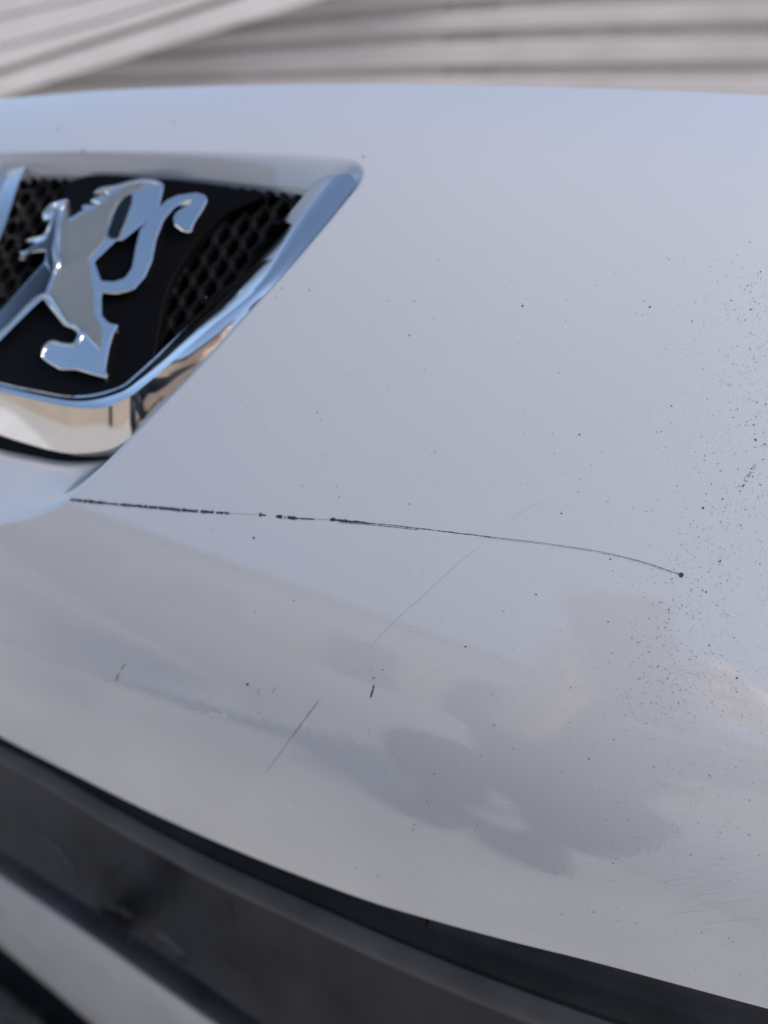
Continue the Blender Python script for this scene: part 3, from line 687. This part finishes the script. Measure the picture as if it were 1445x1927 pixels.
skinned('trousers', [rel([(pel, .14), ((-.03, -.80, .25), .10), ((-.09, -.66, .33), .088), ((-.12, -.53, .38), .062), ((-.11, -.57, .24), .085), ((-.11, -.65, .09), .055)]),
                     rel([(pel, .14), ((.10, -.80, .26), .10), ((.14, -.66, .37), .088), ((.12, -.52, .43), .072), ((.07, -.57, .26), .095), ((.06, -.65, .09), .056)]),
                     rel([(pel, .14), ((.06, -.83, .34), .135)]), rel([(pel, .14), ((.04, -.76, .12), .11)])], TROUSER, person)
sh = ((.11, -.74, .68), (.16, .10))
skinned('jacket', [rel([((.06, -.84, .31), (.14, .12)), ((.07, -.78, .48), (.145, .11)), sh, ((.10, -.72, .77), (.075, .07))]),
                  rel([((.07, -.78, .48), (.145, .11)), ((-.02, -.70, .44), .10)]), rel([sh, ((-.06, -.72, .68), .062), ((-.06, -.62, .54), .055), ((-.01, -.46, .56), .040)]),
                  rel([sh, ((.28, -.70, .72), .070), ((.42, -.54, .76), .060), ((.30, -.38, .76), .042)])], SHIRT, person)
skinned('body', [rel([((.10, -.75, 0.760), .058), ((.10, -.735, 0.830), .055), ((.10, -.715, 0.880), (.072, .085)), ((.10, -.705, 0.950), (.078, .098)), ((.10, -.715, 1.020), (.066, .082)), ((.10, -.72, 1.050), .04)]),
                 rel([((.10, -.735, 0.830), .055), ((.10, -.628, 0.855), .022)]),
                 rel([((.10, -.705, 0.950), (.078, .098)), ((.10, -.60, 0.935), .012)])], SKIN, person)
g = Geo()
hc3 = np.array([.10, -.725, .97])+DLT-np.array(PB)
rows = []
for i in range(9):
    th = math.pi*.62*i/8
    rows.append([hc3+np.array([.088*math.sin(th)*math.cos(a), .105*math.sin(th)*math.sin(a)-.018*math.sin(th), .105*math.cos(th)-(.0 if math.sin(a) < .3 else .0)+(.035*(i/8)*max(0, -math.sin(a))*-1 if False else .055*(i/8)*max(0, math.sin(a)))]) for a in np.linspace(0, 2*math.pi, 25)[:-1]])
g.grid(rows, True); hair = mesh_obj('hair', g.v, g.f, HAIR, person, smooth=True)
for sx in (-1, 1):
    g = Geo(); c0 = np.array([.10+sx*.03, -.612, .955])+DLT-np.array(PB)
    rows = [[c0+.011*np.array([math.sin(t)*math.cos(a), -math.cos(t)*-1, math.sin(t)*math.sin(a)]) for a in np.linspace(0, 2*math.pi, 13)[:-1]] for t in np.linspace(.02, math.pi-.02, 7)]
    g.grid(rows, True); mesh_obj('eye', g.v, g.f, HAIR, person, smooth=True)
    ex = (-.12, .03)[sx > 0]
    skinned('shoe', [rel([((ex, -.68, .05), .042), ((ex, -.60, .045), .046), ((ex, -.50, .036), .040), ((ex, -.46, .032), .030)])], SHOE, person)
# the phone held just behind the lens, and two hands closed on its edges
PH = CAM-FW*.012
def phl(a, b, c): return PH+RT*a+UP*b-FW*c
phone = empty('phone', tuple(PH-FW*.004), label='black phone held by the squatting person, just behind the view', category='phone')
bm = bmesh.new(); bmesh.ops.create_cube(bm, size=1); bmesh.ops.scale(bm, vec=(.074, .155, .008), verts=bm.verts)
bmesh.ops.bevel(bm, geom=[e for e in bm.edges], offset=.003, segments=3, affect='EDGES')
me = bpy.data.meshes.new('phone_body'); bm.to_mesh(me); bm.free(); me.materials.append(GLOSSB)
pb = link(bpy.data.objects.new('phone_body', me), phone); pb.matrix_local = Matrix((tuple(RT), tuple(UP), tuple(-FW))).transposed().to_4x4()
off = -UP*.062
pb.location = tuple(off)
for sx in (-1, 1):
    ch = []
    wr = phl(sx*.085, -.115, .085); pm = phl(sx*.068, -.080, .042)
    base = [(tuple(wr-np.array(PB)), .026), (tuple(pm-np.array(PB)), (.030, .020))]
    el = (np.array([-.01, -.46, .56]) if sx < 0 else np.array([.30, -.38, .76]))+DLT
    ch.append([(tuple(el-np.array(PB)), .034), (tuple((el*.45+wr*.55)-np.array(PB)), .032)]+base)
    for k in range(4):
        y = -.045-.021*k
        ch.append([base[1]]+rel0([(tuple(phl(sx*.058, y, .022)), .009), (tuple(phl(sx*.051, y, .004)), .0085), (tuple(phl(sx*.040, y-.002, -.0015)), .0075), (tuple(phl(sx*(.026-.002*k), y-.003, -.001)), .006)]))
    ch.append([base[1]]+rel0([(tuple(phl(sx*.052, -.060, .036)), .011), (tuple(phl(sx*.036, -.052, .026)), .010), (tuple(phl(sx*.018, -.048, .020)), .008)]))
    skinned('hand', ch, SKIN, person)

# ------------------------------------------------------------------ the building across the yard, mirrored in the paint and the chrome
BW = mat('peach_render', (.66, .52, .39), .85, mottle=.1, scale=.6)
ROOF = mat('dark_roof', (.09, .085, .085), .8, mottle=.2, scale=3)
PANE = mat('curtained_window_glass', (.42, .37, .31), .08)
TRIM = mat('white_trim', (.7, .7, .68), .5)
def box(g_, x0, x1, y0, y1, z0, z1):
    v_ = [(x, y, z) for x in (x0, x1) for y in (y0, y1) for z in (z0, z1)]
    g_.add(v_, [(0, 1, 3, 2), (4, 6, 7, 5), (0, 4, 5, 1), (2, 3, 7, 6), (0, 2, 6, 4), (1, 5, 7, 3)])
bl = empty('building', (-3, -8.5, 0), label='low peach building across the yard, mirrored faintly in the white paint', category='building')
g = Geo(); box(g, -9, 9, -4, 0, 0, 3.4); mesh_obj('wall', g.v, g.f, BW, bl)
g = Geo(); g.add([(-9.3, .35, 3.4), (9.3, .35, 3.4), (9.3, -2, 4.6), (-9.3, -2, 4.6), (9.3, -4.35, 3.4), (-9.3, -4.35, 3.4)], [(0, 1, 2, 3), (3, 2, 4, 5), (0, 3, 5), (1, 4, 2), (0, 5, 4, 1)]); mesh_obj('roof', g.v, g.f, ROOF, bl)
for wx in (-7, -4.4, -1.8, 3.4, 6):
    g = Geo(); box(g, wx-.7, wx+.7, .003, .06, .95, 2.35); wf = mesh_obj('window', g.v, g.f, TRIM, bl)
    for dx_ in (-.33, .33):
        g = Geo(); box(g, wx+dx_-.27, wx+dx_+.27, .062, .068, 1.05, 2.25); mesh_obj('pane', g.v, g.f, PANE, wf)
g = Geo(); box(g, .3, 1.3, .003, .06, 0.01, 2.2); dr = mesh_obj('door', g.v, g.f, ROOF, bl)
g = Geo(); box(g, 1.15, 1.2, .062, .12, 1.0, 1.14); mesh_obj('handle', g.v, g.f, CHROME, dr)
